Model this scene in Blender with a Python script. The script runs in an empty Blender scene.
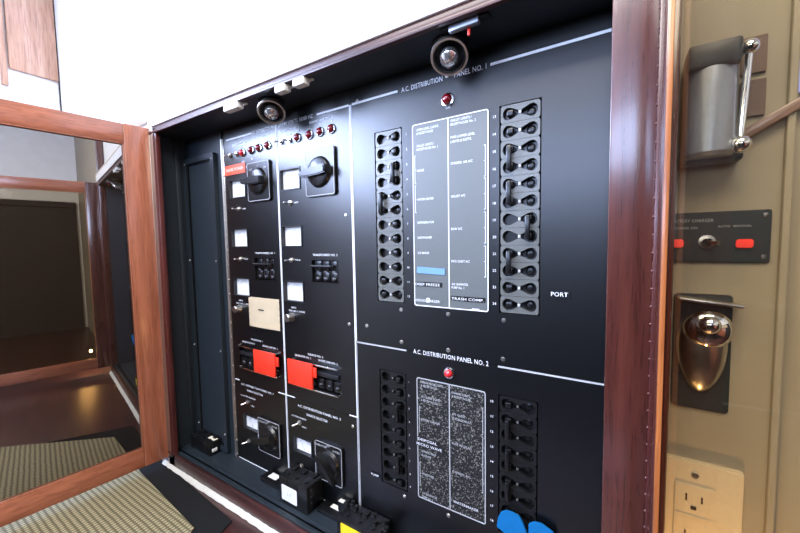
import bpy, bmesh, math, random
from mathutils import Vector, Matrix, Euler
random.seed(7)
PI = math.pi
SC = bpy.context.scene
COL = SC.collection
# ---------------------------------------------------------------- camera model
F = 358.0; YAW, PITCH, ROLL = 0.5687284, 0.0660081, -0.0166260; DIST = 0.54
cy, sy, cp, sp, cr, sr = math.cos(YAW), math.sin(YAW), math.cos(PITCH), math.sin(PITCH), math.cos(ROLL), math.sin(ROLL)
FW = Vector((-sy*cp, cy*cp, -sp)); RT0 = Vector((cy, sy, 0)); UP0 = RT0.cross(FW)
RT = RT0*cr + UP0*sr; UP = UP0*cr - RT0*sr
CAM = Vector((0, -DIST, 0))
def at(px, py, Y=0.0, X=None, Z=None):
    """world point that a photo position shows on the plane Y (or X, or Z) = constant"""
    d = FW + RT*((px-400)/F) + UP*(-(py-266.5)/F)
    if X is not None: t = (X-CAM.x)/d.x
    elif Z is not None: t = (Z-CAM.z)/d.z
    else: t = (Y-CAM.y)/d.y
    return CAM + d*t
# ---------------------------------------------------------------- materials
MATS = {}
def principled(name, col, rough=.5, metal=0., spec=.5, coat=0., bump=0., bscale=200., emit=None, estr=0., alpha=None):
    m = bpy.data.materials.new(name); m.use_nodes = True
    n = m.node_tree.nodes; b = n['Principled BSDF']
    b.inputs['Base Color'].default_value = (*col, 1); b.inputs['Roughness'].default_value = rough
    b.inputs['Metallic'].default_value = metal; b.inputs['Specular IOR Level'].default_value = spec
    b.inputs['Coat Weight'].default_value = coat; b.inputs['Coat Roughness'].default_value = .12
    if emit: b.inputs['Emission Color'].default_value = (*emit, 1); b.inputs['Emission Strength'].default_value = estr
    # slight procedural variation on every surface
    tc = n.new('ShaderNodeTexCoord'); ns = n.new('ShaderNodeTexNoise'); ns.inputs['Scale'].default_value = bscale; ns.inputs['Detail'].default_value = 4
    m.node_tree.links.new(tc.outputs['Object'], ns.inputs['Vector'])
    mx = n.new('ShaderNodeMix'); mx.data_type = 'RGBA'; mx.inputs[6].default_value = (*[c*.88 for c in col], 1); mx.inputs[7].default_value = (*[min(1, c*1.1) for c in col], 1)
    m.node_tree.links.new(ns.outputs['Fac'], mx.inputs[0]); m.node_tree.links.new(mx.outputs[2], b.inputs['Base Color'])
    if bump:
        bp = n.new('ShaderNodeBump'); bp.inputs['Strength'].default_value = bump; bp.inputs['Distance'].default_value = .0006
        m.node_tree.links.new(ns.outputs['Fac'], bp.inputs['Height']); m.node_tree.links.new(bp.outputs['Normal'], b.inputs['Normal'])
    MATS[name] = m; return m
def wood(name, dark, light, axis, rough=.3, coat=.4, scale=1.):
    m = bpy.data.materials.new(name); m.use_nodes = True; n = m.node_tree.nodes; L = m.node_tree.links.new
    b = n['Principled BSDF']; b.inputs['Roughness'].default_value = rough; b.inputs['Coat Weight'].default_value = coat; b.inputs['Coat Roughness'].default_value = .15
    tc = n.new('ShaderNodeTexCoord'); mp = n.new('ShaderNodeMapping')
    s = [60*scale]*3; s[axis] = 3.5*scale; mp.inputs['Scale'].default_value = s
    n1 = n.new('ShaderNodeTexNoise'); n1.inputs['Scale'].default_value = 1.; n1.inputs['Detail'].default_value = 6; n1.inputs['Distortion'].default_value = .6
    n2 = n.new('ShaderNodeTexNoise'); n2.inputs['Scale'].default_value = 5.; n2.inputs['Detail'].default_value = 3
    L(tc.outputs['Object'], mp.inputs['Vector']); L(mp.outputs['Vector'], n1.inputs['Vector']); L(mp.outputs['Vector'], n2.inputs['Vector'])
    r = n.new('ShaderNodeValToRGB'); r.color_ramp.elements[0].position = .32; r.color_ramp.elements[1].position = .68
    r.color_ramp.elements[0].color = (*dark, 1); r.color_ramp.elements[1].color = (*light, 1)
    L(n1.outputs['Fac'], r.inputs['Fac'])
    mx = n.new('ShaderNodeMix'); mx.data_type = 'RGBA'; mx.blend_type = 'MULTIPLY'
    r2 = n.new('ShaderNodeValToRGB'); r2.color_ramp.elements[0].position = .38; r2.color_ramp.elements[0].color = (.5, .42, .4, 1); r2.color_ramp.elements[1].position = .5; r2.color_ramp.elements[1].color = (1, 1, 1, 1)
    L(n2.outputs['Fac'], r2.inputs['Fac']); mx.inputs[0].default_value = .45
    L(r.outputs['Color'], mx.inputs[6]); L(r2.outputs['Color'], mx.inputs[7]); L(mx.outputs[2], b.inputs['Base Color'])
    MATS[name] = m; return m
BLACK = principled('satin_black_panel', (.0014, .0018, .0024), .31, spec=.66, bump=.04, bscale=900)
BLACKPAINT = principled('black_paint', (.013, .020, .026), .5, spec=.5, bump=.5, bscale=120)
BAKE = principled('black_bakelite', (.0055, .0055, .006), .28, spec=.5, bscale=80)
SLATE = principled('grey_breaker_plastic', (.11, .115, .108), .30, spec=.5, bscale=300)
DULL = principled('dull_black_breaker_plastic', (.006, .006, .006), .4, spec=.4, bscale=300)
PIT = principled('black_recess', (.004, .004, .005), .35, spec=.4)
WHITE = principled('white_print', (.78, .80, .82), .5)
GREYLINE = principled('grey_print', (.42, .43, .44), .5)
CHROME = principled('chrome', (.80, .80, .80), .09, metal=1.)
NICKEL = principled('satin_nickel', (.62, .60, .56), .28, metal=1.)
HINGE = principled('brushed_hinge_metal', (.50, .47, .42), .38, metal=1., bscale=60)
RED = principled('red_plastic', (.80, .035, .012), .45, bscale=60)
REDLENS = principled('red_lens', (.22, .004, .010), .12, spec=.8, coat=.6)
REDLENSB = principled('bright_red_lens', (.75, .02, .03), .2, spec=.8, coat=.4)
REDTAPE = principled('red_embossed_tape', (.75, .10, .045), .35)
METERFACE = principled('meter_face', (.80, .80, .78), .35)
METERGREY = principled('meter_bezel', (.010, .011, .013), .4)
PAPER = principled('cream_paper', (.88, .76, .54), .75, bscale=30)
BLUETAPE = principled('blue_masking_tape', (.13, .27, .48), .7, bscale=60)
BLUEVIV = principled('vivid_blue_tape', (.004, .13, .34), .55, spec=.25, bscale=60)
CARD = principled('grey_legend_card', (.095, .105, .103), .42, spec=.6, bscale=500)
IVORY = principled('ivory_plastic', (.74, .72, .64), .45)
YELLOW = principled('yellow_label', (.85, .62, .02), .5)
LABELW = principled('white_label', (.72, .72, .66), .6)
LABELC = principled('cream_label', (.80, .74, .58), .6)
WALLW = principled('white_wall_paint', (.84, .83, .80), .6, bscale=20)
PEACH = principled('pale_peach_edge', (.86, .74, .60), .6)
CREAM = principled('cream_wall_paint', (.36, .31, .22), .5, bscale=15)
CAULK = principled('cream_sealant', (.55, .52, .43), .7, bump=1., bscale=150)
MATB = principled('black_mat_cloth', (.012, .012, .012), .9, spec=.1, bump=1., bscale=350)
SLOT = principled('dark_slot', (.02, .012, .008), .6)
OUTLET = principled('almond_outlet_plastic', (.72, .60, .40), .4)
SWPANEL = principled('charcoal_switch_panel', (.030, .034, .036), .4)
BROWNSQ = principled('brown_reflected_square', (.16, .10, .075), .5)
STEELB = principled('blue_grey_metal', (.30, .33, .38), .35, metal=.6)
DARKW = principled('dark_wall', (.015, .012, .011), .7)
SEAT = principled('tan_panel', (.55, .42, .26), .6)
CEIL = principled('ceiling_white', (.8, .8, .8), .7)
MAHX = wood('mahogany_x', (.27, .082, .038), (.43, .145, .075), 0)
MAHY = wood('mahogany_y', (.27, .082, .038), (.43, .145, .075), 1)
MAHZ = wood('mahogany_z', (.27, .082, .038), (.43, .145, .075), 2)
DMAHX = wood('dark_mahogany_x', (.030, .009, .009), (.070, .020, .016), 0, rough=.38, coat=.15)
DMAHZ = wood('dark_mahogany_z', (.055, .012, .011), (.11, .026, .020), 2, rough=.3, coat=.3)
POSTZ = wood('red_brown_post_z', (.055, .014, .010), (.090, .024, .016), 2, rough=.24, coat=.9)
ORNG = wood('glare_orange_mahogany_z', (.28, .085, .022), (.42, .14, .04), 2)
def m_speckle():
    m = principled('speckled_legend_card', (.03, .03, .03), .6, spec=.15); n = m.node_tree.nodes; L = m.node_tree.links.new
    tc = n.new('ShaderNodeTexCoord'); ns = n.new('ShaderNodeTexNoise'); ns.inputs['Scale'].default_value = 430; ns.inputs['Detail'].default_value = 2
    L(tc.outputs['Object'], ns.inputs['Vector']); r = n.new('ShaderNodeValToRGB')
    r.color_ramp.elements[0].position = .54; r.color_ramp.elements[0].color = (.014, .014, .014, 1)
    r.color_ramp.elements[1].position = .72; r.color_ramp.elements[1].color = (.26, .25, .22, 1)
    L(ns.outputs['Fac'], r.inputs['Fac']); L(r.outputs['Color'], n['Principled BSDF'].inputs['Base Color']); return m
SPECK = m_speckle()
def m_weave():
    m = principled('woven_straw', (.5, .45, .3), .8); n = m.node_tree.nodes; L = m.node_tree.links.new
    tc = n.new('ShaderNodeTexCoord')
    w1 = n.new('ShaderNodeTexWave'); w1.wave_type = 'BANDS'; w1.bands_direction = 'X'; w1.inputs['Scale'].default_value = 36; w1.inputs['Distortion'].default_value = .8
    w2 = n.new('ShaderNodeTexWave'); w2.wave_type = 'BANDS'; w2.bands_direction = 'Y'; w2.inputs['Scale'].default_value = 30; w2.inputs['Distortion'].default_value = .8
    mu = n.new('ShaderNodeMath'); mu.operation = 'MULTIPLY'
    for w in (w1, w2): L(tc.outputs['Object'], w.inputs['Vector'])
    L(w1.outputs['Fac'], mu.inputs[0]); L(w2.outputs['Fac'], mu.inputs[1])
    r = n.new('ShaderNodeValToRGB'); r.color_ramp.elements[0].position = .02; r.color_ramp.elements[0].color = (.10, .08, .035, 1)
    r.color_ramp.elements[1].position = .5; r.color_ramp.elements[1].color = (.33, .28, .15, 1)
    L(mu.outputs[0], r.inputs['Fac']); L(r.outputs['Color'], n['Principled BSDF'].inputs['Base Color'])
    bp = n.new('ShaderNodeBump'); bp.inputs['Strength'].default_value = .6; bp.inputs['Distance'].default_value = .001
    L(mu.outputs[0], bp.inputs['Height']); L(bp.outputs['Normal'], n['Principled BSDF'].inputs['Normal']); return m
WEAVE = m_weave()
def m_glass(name, trans, refl, minfac, maxfac, ior=1.5, rough=.0, haze=None, hz=0.):
    m = bpy.data.materials.new(name); m.use_nodes = True; n = m.node_tree.nodes; L = m.node_tree.links.new
    n.remove(n['Principled BSDF']); out = n['Material Output']
    t = n.new('ShaderNodeBsdfTransparent'); t.inputs['Color'].default_value = (*trans, 1)
    g = n.new('ShaderNodeBsdfGlossy'); g.inputs['Color'].default_value = (*refl, 1); g.inputs['Roughness'].default_value = rough
    fr = n.new('ShaderNodeFresnel'); fr.inputs['IOR'].default_value = ior
    mr = n.new('ShaderNodeMapRange'); mr.inputs['To Min'].default_value = minfac; mr.inputs['To Max'].default_value = maxfac
    ge = n.new('ShaderNodeNewGeometry'); iv = n.new('ShaderNodeMath'); iv.operation = 'SUBTRACT'; iv.inputs[0].default_value = 1.; L(ge.outputs['Backfacing'], iv.inputs[1])
    ml = n.new('ShaderNodeMath'); ml.operation = 'MULTIPLY'; L(mr.outputs['Result'], ml.inputs[0]); L(iv.outputs[0], ml.inputs[1])
    L(fr.outputs['Fac'], mr.inputs['Value'])
    base = t
    if haze:
        d = n.new('ShaderNodeBsdfDiffuse'); d.inputs['Color'].default_value = (*haze, 1)
        ns = n.new('ShaderNodeTexNoise'); ns.inputs['Scale'].default_value = 6; ns.inputs['Detail'].default_value = 5
        mp = n.new('ShaderNodeMapRange'); mp.inputs['To Min'].default_value = hz*.6; mp.inputs['To Max'].default_value = hz*1.4
        tc = n.new('ShaderNodeTexCoord'); L(tc.outputs['Object'], ns.inputs['Vector']); L(ns.outputs['Fac'], mp.inputs['Value'])
        mm = n.new('ShaderNodeMixShader'); L(mp.outputs['Result'], mm.inputs[0]); L(t.outputs[0], mm.inputs[1]); L(d.outputs[0], mm.inputs[2]); base = mm
    ms = n.new('ShaderNodeMixShader'); L(ml.outputs[0], ms.inputs[0]); L(base.outputs[0], ms.inputs[1]); L(g.outputs[0], ms.inputs[2])
    L(ms.outputs[0], out.inputs['Surface']); return m
BRONZE = m_glass('bronze_tinted_glass', (.10, .07, .045), (.95, .90, .84), .30, 1., 1.5, 0., (.035, .022, .013), .2)
CLEAR = m_glass('clear_glass', (.78, .73, .63), (1, 1, 1), 0., .30, 1.45)
METERGLASS = m_glass('meter_glass', (.97, .97, .97), (1, 1, 1), 0., 1., 1.4)
# ---------------------------------------------------------------- mesh helpers
def nb(): return bmesh.new()
def box(bm, x0, x1, y0, y1, z0, z1, bev=0., M=None, seg=2):
    t = bmesh.new(); bmesh.ops.create_cube(t, size=1.)
    for v in t.verts: v.co = Vector(((x0+x1)/2+v.co.x*(x1-x0), (y0+y1)/2+v.co.y*(y1-y0), (z0+z1)/2+v.co.z*(z1-z0)))
    if bev: bmesh.ops.bevel(t, geom=t.edges[:], offset=bev, segments=seg, affect='EDGES', profile=.5)
    merge(bm, t, M)
def merge(bm, t, M=None):
    if M is not None: t.transform(M)
    me = bpy.data.meshes.new('tmp'); t.to_mesh(me); t.free(); bm.from_mesh(me); bpy.data.meshes.remove(me)
def lathe(bm, prof, seg=24, M=None):
    """profile of (radius, height) turned about the -Y axis (height grows toward the viewer)"""
    t = bmesh.new(); rings = []
    for r, h in prof:
        if r < 1e-6: rings.append([t.verts.new((0, -h, 0))])
        else: rings.append([t.verts.new((r*math.cos(2*PI*k/seg), -h, r*math.sin(2*PI*k/seg))) for k in range(seg)])
    for a, b in zip(rings, rings[1:]):
        for k in range(seg):
            k2 = (k+1) % seg
            if len(a) == 1 and len(b) == 1: continue
            if len(a) == 1: t.faces.new((a[0], b[k], b[k2]))
            elif len(b) == 1: t.faces.new((a[k], a[k2], b[0]))
            else: t.faces.new((a[k], a[k2], b[k2], b[k]))
    bmesh.ops.recalc_face_normals(t, faces=t.faces[:])
    merge(bm, t, M)
def tube(bm, p, q, r0, r1=None, seg=12, caps=True):
    r1 = r0 if r1 is None else r1; p = Vector(p); q = Vector(q); d = q-p
    t = bmesh.new(); bmesh.ops.create_cone(t, segments=seg, radius1=r0, radius2=r1, depth=d.length, cap_ends=caps)
    t.transform(Matrix.Translation((p+q)/2) @ d.to_track_quat('Z', 'Y').to_matrix().to_4x4()); merge(bm, t)
def rrect(w, h, r, n=5):
    pts = []
    for cx, cz, a0 in ((w/2-r, h/2-r, 0), (-w/2+r, h/2-r, 90), (-w/2+r, -h/2+r, 180), (w/2-r, -h/2+r, 270)):
        for k in range(n+1):
            a = math.radians(a0+90*k/n); pts.append((cx+r*math.cos(a), cz+r*math.sin(a)))
    return pts
def prism(bm, pts, y0, y1, M=None, bev=0.):
    """outline in X,Z between depths y0 (back) and y1 (front)"""
    t = bmesh.new(); f = t.faces.new([t.verts.new((x, y0, z)) for x, z in pts])
    r = bmesh.ops.extrude_face_region(t, geom=[f]); vs = [e for e in r['geom'] if isinstance(e, bmesh.types.BMVert)]
    for v in vs: v.co.y = y1
    bmesh.ops.recalc_face_normals(t, faces=t.faces[:])
    if bev: bmesh.ops.bevel(t, geom=[e for e in t.edges if abs(e.verts[0].co.y-y1) < 1e-7 and abs(e.verts[1].co.y-y1) < 1e-7], offset=bev, segments=2, affect='EDGES')
    merge(bm, t, M)
def ring(bm, outer, inner, y0, y1, M=None):
    """plate with a hole: outer and inner outlines of equal length"""
    t = bmesh.new(); n = len(outer)
    O0 = [t.verts.new((x, y0, z)) for x, z in outer]; O1 = [t.verts.new((x, y1, z)) for x, z in outer]
    I0 = [t.verts.new((x, y0, z)) for x, z in inner]; I1 = [t.verts.new((x, y1, z)) for x, z in inner]
    for k in range(n):
        j = (k+1) % n
        t.faces.new((O1[k], O1[j], I1[j], I1[k])); t.faces.new((O0[k], O0[j], I0[j], I0[k]))
        t.faces.new((O0[k], O0[j], O1[j], O1[k])); t.faces.new((I0[k], I0[j], I1[j], I1[k]))
    bmesh.ops.recalc_face_normals(t, faces=t.faces[:]); merge(bm, t, M)
def holed_plate(bm, x0, x1, z0, z1, holes, yf, yb):
    xs = sorted({x0, x1, *[v for h in holes for v in h[:2]]}); zs = sorted({z0, z1, *[v for h in holes for v in h[2:]]})
    t = bmesh.new(); V = {}
    def g(i, j, y):
        k = (i, j, y)
        if k not in V: V[k] = t.verts.new((xs[i], y, zs[j]))
        return V[k]
    def solid(i, j):
        if i < 0 or j < 0 or i >= len(xs)-1 or j >= len(zs)-1: return False
        cx, cz = (xs[i]+xs[i+1])/2, (zs[j]+zs[j+1])/2
        return not any(h[0] < cx < h[1] and h[2] < cz < h[3] for h in holes)
    for i in range(len(xs)-1):
        for j in range(len(zs)-1):
            if not solid(i, j): continue
            for y in (yf, yb): t.faces.new((g(i, j, y), g(i+1, j, y), g(i+1, j+1, y), g(i, j+1, y)))
            for di, dj, a, b in ((-1, 0, (i, j), (i, j+1)), (1, 0, (i+1, j), (i+1, j+1)), (0, -1, (i, j), (i+1, j)), (0, 1, (i, j+1), (i+1, j+1))):
                if not solid(i+di, j+dj): t.faces.new((g(*a, yf), g(*b, yf), g(*b, yb), g(*a, yb)))
    bmesh.ops.recalc_face_normals(t, faces=t.faces[:]); merge(bm, t)
def sphere(bm, c, r, sx=1, sy=1, sz=1, u=20, v=12):
    t = bmesh.new(); bmesh.ops.create_uvsphere(t, u_segments=u, v_segments=v, radius=r)
    t.transform(Matrix.Translation(c) @ Matrix.Diagonal((sx, sy, sz, 1))); merge(bm, t)
WL = {}
def thing(name, label, cat, loc=(0, 0, 0), group=None, rot=None):
    o = bpy.data.objects.new(name, None); COL.objects.link(o); o.location = loc; o.empty_display_size = .02
    if rot: o.rotation_euler = rot
    o['label'] = label; o['category'] = cat
    if group: o['group'] = group
    WL[o.name] = Vector(loc); return o
def tag(o, label, cat, group=None):
    o['label'] = label; o['category'] = cat
    if group: o['group'] = group
    return o
def smooth(me, ang=35):
    for p in me.polygons: p.use_smooth = True
    b = bmesh.new(); b.from_mesh(me)
    for e in b.edges:
        if len(e.link_faces) == 2 and e.calc_face_angle(0) > math.radians(ang): e.smooth = False
    b.to_mesh(me); b.free()
def obj(name, bm, mat, parent=None, world=None, label=None, sm=True):
    """mesh object; geometry is local to `world` (defaults to the parent's place)"""
    me = bpy.data.meshes.new(name); bm.to_mesh(me); bm.free(); me.materials.append(mat)
    if sm: smooth(me)
    o = bpy.data.objects.new(name, me); COL.objects.link(o)
    pw = WL[parent.name] if parent else Vector((0, 0, 0))
    w = Vector(world) if world is not None else pw
    o.location = w-pw; WL[o.name] = w
    if parent: o.parent = parent
    if label: o['label'] = label
    return o
def struct(name, bm, mat, sm=False):
    o = obj(name, bm, mat, None, (0, 0, 0), sm=sm); o['kind'] = 'structure'; return o
def origin_to(o):
    """move a top-level mesh's origin to its bounding centre base"""
    me = o.data; xs = [v.co for v in me.vertices]
    c = Vector(((min(v.x for v in xs)+max(v.x for v in xs))/2, (min(v.y for v in xs)+max(v.y for v in xs))/2, min(v.z for v in xs)))
    me.transform(Matrix.Translation(-c)); o.location = o.location+c; WL[o.name] = o.location.copy(); return o
def copy_obj(src, parent, world, name=None):
    c = src.copy(); COL.objects.link(c)
    pw = WL[parent.name] if parent else Vector((0, 0, 0)); c.parent = parent; c.location = Vector(world)-pw; WL[c.name] = Vector(world)
    return c
_fc = {}
class Multi(list): pass
def text(bm, s, x, z, size, y=-.0006, width=None, align='LEFT', bold=.008, rise=0.):
    if isinstance(bm, Multi): bm.append(bmesh.new()); bm = bm[-1]
    cu = bpy.data.curves.new('t', 'FONT'); cu.body = s; cu.size = size; cu.offset = bold*size; cu.space_character = 1.05
    cu.resolution_u = 2
    o = bpy.data.objects.new('t', cu); COL.objects.link(o)
    bpy.context.view_layer.update()
    me = bpy.data.meshes.new_from_object(o.evaluated_get(bpy.context.evaluated_depsgraph_get()))
    bpy.data.objects.remove(o); bpy.data.curves.remove(cu)
    if not me.vertices: bpy.data.meshes.remove(me); return
    w0 = min(v.co.x for v in me.vertices); w1 = max(v.co.x for v in me.vertices); k = (width/(w1-w0)) if width else 1.
    off = {'LEFT': 0, 'CENTER': .5, 'RIGHT': 1}[align]*(w1-w0)*k
    t = bmesh.new(); t.from_mesh(me); bpy.data.meshes.remove(me)
    for v in t.verts: v.co = Vector((x+(v.co.x-w0)*k-off, y, z+v.co.y))
    merge(bm, t)
def strip(bm, x0, x1, z0, z1, y=0., th=.0006): box(bm, x0, x1, y-th, y, z0, z1)

# ================================================================= SETTING
XL = -1.053; SOF = .292; FLO = -.565; YF = -.087; XR = -.020; WY = -.06; CZ = -.605
b = nb(); holed_plate(b, -1.79, .1215, -1.5, 1.02, [(XL-.004, .022, FLO-.012, SOF+.006)], WY, WY+.02)
wf = struct('wall_front', b, WALLW)
b = nb(); box(b, .022, .1215, WY-.0015, WY, -.9, 1.015); struct('trim_1', b, CREAM)        # cream panelling right of the cabinet
b = nb(); box(b, .1195, .1255, WY-.008, WY+.012, -1.5, 1.02, .0015); box(b, .1255, 1.45, WY+.0, WY+.02, -1.5, 1.02); struct('trim_2', b, CREAM)
t = bmesh.new(); holed_plate(t, -3.1, WY+.02, -1.5, 1.02, [(-2.3, -.55, .36, .95)], 0, .02)
for v in t.verts: v.co = Vector((-1.79-v.co.y, v.co.x, v.co.z))
struct('wall_left', t, WALLW)
b = nb()
for y in (-2.3, -1.70, -1.15, -.58): box(b, -1.81, -1.78, y, y+.03, .36, .95)
for z in (.36, .92): box(b, -1.81, -1.78, -2.3, -.55, z, z+.03)
struct('window_1', b, WALLW)
b = nb(); box(b, 1.45, 1.47, -3.1, WY+.02, -1.5, 1.02); struct('wall_right', b, WALLW)
b = nb(); holed_plate(b, -1.79, 1.45, -1.5, 1.02, [(-1.5, .45, .42, .95)], -3.08, -3.1); struct('wall_back', b, DARKW)
b = nb(); box(b, -1.81, 1.47, -3.1, WY+.02, -1.52, -1.5); struct('floor', b, DARKW)
# ceiling with an added opening for the overhead light
t = bmesh.new(); holed_plate(t, -1.81, 1.47, -3.1, WY+.02, [(-.75, .55, -1.30, -.60)], 0, .02)
for v in t.verts: v.co = Vector((v.co.x, v.co.z, 1.02+v.co.y))
struct('ceiling', t, CEIL)
# white moulding above the cabinet opening with a pale edge
b = nb(); box(b, -1.053, .022, YF-.004, WY, .3065, .340, .002); struct('trim_3', b, WALLW)
b = nb(); box(b, -1.2, .022, YF-.005, WY, .3395, .3450, .002); struct('trim_4', b, PEACH)

# ================================================================= CABINET
cab = thing('panel_cabinet', 'mahogany framed black lined wall cabinet holding the electrical panels', 'cabinet', ((XL+.022)/2, WY, FLO))
def cobj(name, b, m, label=None, parent=None, sm=True): return obj(name, b, m, parent or cab, (0, 0, 0), label, sm)
b = nb(); box(b, XL-.003, XL, YF+.006, .034, FLO, SOF)                     # left side
box(b, XL, XL+.006, -.030, -.018, FLO, SOF, .002)                      # vertical moulding on the side
cobj('side_panel', b, BLACKPAINT)
b = nb(); box(b, XR+.002, XR+.006, YF+.006, .034, FLO, SOF); cobj('side_panel', b, BLACKPAINT)
b = nb(); box(b, XL, XR+.004, YF+.006, .034, SOF, SOF+.004); cobj('top_panel', b, BLACKPAINT)
b = nb(); box(b, XL, XR+.004, YF+.008, .034, FLO-.010, FLO)
box(b, XL, XR, YF+.008, YF+.020, FLO, FLO+.003, .0012); box(b, XL, XR, -.056, -.052, FLO, FLO+.0015, .0006)
cobj('floor_panel', b, BLACKPAINT)
b = nb(); box(b, XL, XR+.004, .030, .034, FLO, SOF); cobj('back_panel', b, BLACKPAINT)
# mahogany face frame
b = nb(); box(b, XL-.010, XR+.010, YF, WY, SOF+.001, .3065, .0015)
box(b, XL, XR, YF-.003, YF+.006, SOF-.002, SOF+.004, .0012); cobj('top_rail', b, DMAHX)
b = nb(); box(b, XL, XR+.004, YF, WY, -.603, FLO+.0, .0015); box(b, XL, XR, YF-.003, YF+.004, FLO+.001, FLO+.006, .001); cobj('bottom_rail', b, DMAHX)
b = nb(); box(b, XL-.006, -1.0225, YF, -.076, -.603, .303, .0015); box(b, -1.0335, -1.0285, YF-.003, YF+.004, FLO, SOF, .0015); cobj('side_stile', b, DMAHZ)
b = nb(); box(b, XR, .0215, YF, WY-.0016, -.6045, 1.0, .002); cobj('side_stile', b, POSTZ)
# ---- doors (part) with glass, hinge (sub-parts)
def door(hx, ang, side, w=.53, sw=.055, gd=.0075, th=.020, mat=None, glass=None, stilemat=None):
    """side -1: the left door, its near face looks to +X; +1: the right door, its near face looks to -X"""
    a = math.radians(ang)
    u = Vector((-math.sin(a), -math.cos(a), 0)) if side < 0 else Vector((math.sin(a), -math.cos(a), 0))
    n = Vector((math.cos(a), -math.sin(a), 0)) if side < 0 else Vector((-math.cos(a), -math.sin(a), 0))   # toward the viewer
    M = Matrix(((u.x, n.x, 0, hx), (u.y, n.y, 0, YF), (0, 0, 1, 0), (0, 0, 0, 1)))
    zb, zt = -.577, .3065; rw = .048
    b = nb()
    def bx(u0, u1, v0, v1, z0, z1, bev=.0012): box(b, u0, u1, v0, v1, z0, z1, bev, M)
    bx(.0, sw, -th, 0, zb, zt)
    d = cobj('door', b, stilemat); b = nb(); bx(w-sw, w, -th, 0, zb, zt); cobj('stile', b, stilemat, parent=d)
    if side > 0: d['label'] = 'open right door seen nearly edge on'
    b = nb(); bx(sw+.0005, w-sw-.0005, -th, 0, zt-rw, zt-.0004); r1 = cobj('rail', b, mat, parent=d)
    b = nb(); bx(sw+.0005, w-sw-.0005, -th, 0, zb+.0004, zb+rw); r2 = cobj('rail', b, mat, parent=d)
    b = nb(); box(b, sw-.004, w-sw+.004, -gd-.003, -gd, zb+rw-.004, zt-rw+.004, 0, M); g = cobj('glass_pane', b, glass, parent=d)
    b = nb()   # inner bead
    for z0, z1 in ((zb+rw, zb+rw+.003), (zt-rw-.003, zt-rw)): box(b, sw, w-sw, -gd+.0003, -.0008, z0, z1, .0006, M)
    for u0 in (sw, w-sw-.003): box(b, u0, u0+.003, -gd+.0003, -.0008, zb+rw, zt-rw, .0006, M)
    cobj('glazing_bead', b, ORNG if side > 0 else stilemat, parent=d)  # orange from grazing light put into the right bead's colour
    b = nb()   # piano hinge
    box(b, -.003, .0015, -.016, .001, zb+.004, zt-.004, .0004, M)
    for k in range(44):
        z = zb+.02+k*.0187; sphere(b, M @ Vector((-.0008, .0012, z)), .0016, u=8, v=6)
    if side < 0: box(b, .002, .019, .0, .0012, zb+.004, zt+.001, .0003, Matrix(((1, 0, 0, hx), (0, -1, 0, YF), (0, 0, 1, 0), (0, 0, 0, 1))))
    for k in range(60): box(b, -.0045, -.001, -.003, .0022, zb+.006+k*.0141, zb+.006+k*.0141+.0125, .0005, M)
    cobj('hinge', b, HINGE if side < 0 else DMAHZ, parent=d)
    return d
door(-1.0545, 6, -1, mat=MAHY, glass=BRONZE, stilemat=MAHZ)
door(.0225, 2.5, 1, sw=.045, gd=.0055, th=.0100, mat=MAHY, glass=CLEAR, stilemat=POSTZ)

# ================================================================= PANELS
def P(px, py): v = at(px, py); return v.x, v.z
X0, X1, X2, X3 = -.868, -.6655, -.4510, XR+.001       # hinge edge, left divider, middle divider, right edge
ZT, ZM, ZS, ZB = SOF-.001, -.1925, -.350, FLO+.001
TOPL = .2625
# --- prototypes shared by all panels
def breaker_outline(n=56, w=.0500, h=.0188, neck=.0040):
    inner, outer = [], []
    W, H = .0556/2, .0254/2-.0002
    for k in range(n):
        a = 2*PI*k/n; c, s = math.cos(a), math.sin(a)
        ro = min(W/abs(c) if abs(c) > 1e-6 else 9, H/abs(s) if abs(s) > 1e-6 else 9); outer.append((ro*c, ro*s))
    # hourglass: two drop shaped lobes meeting at a narrow neck
    m = n//2
    def half(x):     # half height at |x|
        L = w/2; r = h/2; cx = L-r
        if x >= cx: return math.sqrt(max(0, r*r-(x-cx)**2))
        return neck/2+(r-neck/2)*(x/cx)**1.0
    for k in range(n):
        a = 2*PI*k/n; c, s = abs(math.cos(a)), abs(math.sin(a)); lo, hi = 0., .03
        for _ in range(40):
            mid = (lo+hi)/2; x, z = mid*c, mid*s
            if x <= w/2 and z <= half(x): lo = mid
            else: hi = mid
        inner.append((lo*math.cos(a), lo*math.sin(a)))
    return outer, inner
OUTL, INL = breaker_outline()
def breaker_mesh(mat, name):
    b = nb(); ring(b, OUTL, INL, .006, .0005); me = bpy.data.meshes.new(name); b.to_mesh(me); b.free(); me.materials.append(mat); smooth(me, 25); return me
ME_BRK = breaker_mesh(SLATE, 'breaker_face'); ME_BRK2 = breaker_mesh(DULL, 'breaker_face_black')
def mesh_of(b, mat, name, ang=35):
    me = bpy.data.meshes.new(name); b.to_mesh(me); b.free(); me.materials.append(mat); smooth(me, ang); return me
b = nb(); prism(b, rrect(.054, .0246, .001), .0105, .0095)
sphere(b, Vector((.014, .010, 0)), .0068, 1, .35, 1, 12, 8)  # bulge added in the right lobe to catch reflections
ME_WELL = mesh_of(b, BAKE, 'breaker_well')
b = nb(); box(b, -.0045, .0045, -.0035, .009, -.0042, .0042, .0012); ME_TOG = mesh_of(b, BAKE, 'breaker_toggle')
b = nb(); box(b, -.0034, .0034, -.0080, -.0010, -.0168, .0168, .0016); ME_TIE = mesh_of(b, BAKE, 'breaker_tie')
b = nb(); box(b, -.0018, .0018, -.0004, .0035, -.0022, .0022, .0003); ME_MARK = mesh_of(b, GREYLINE, 'breaker_mark')
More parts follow.
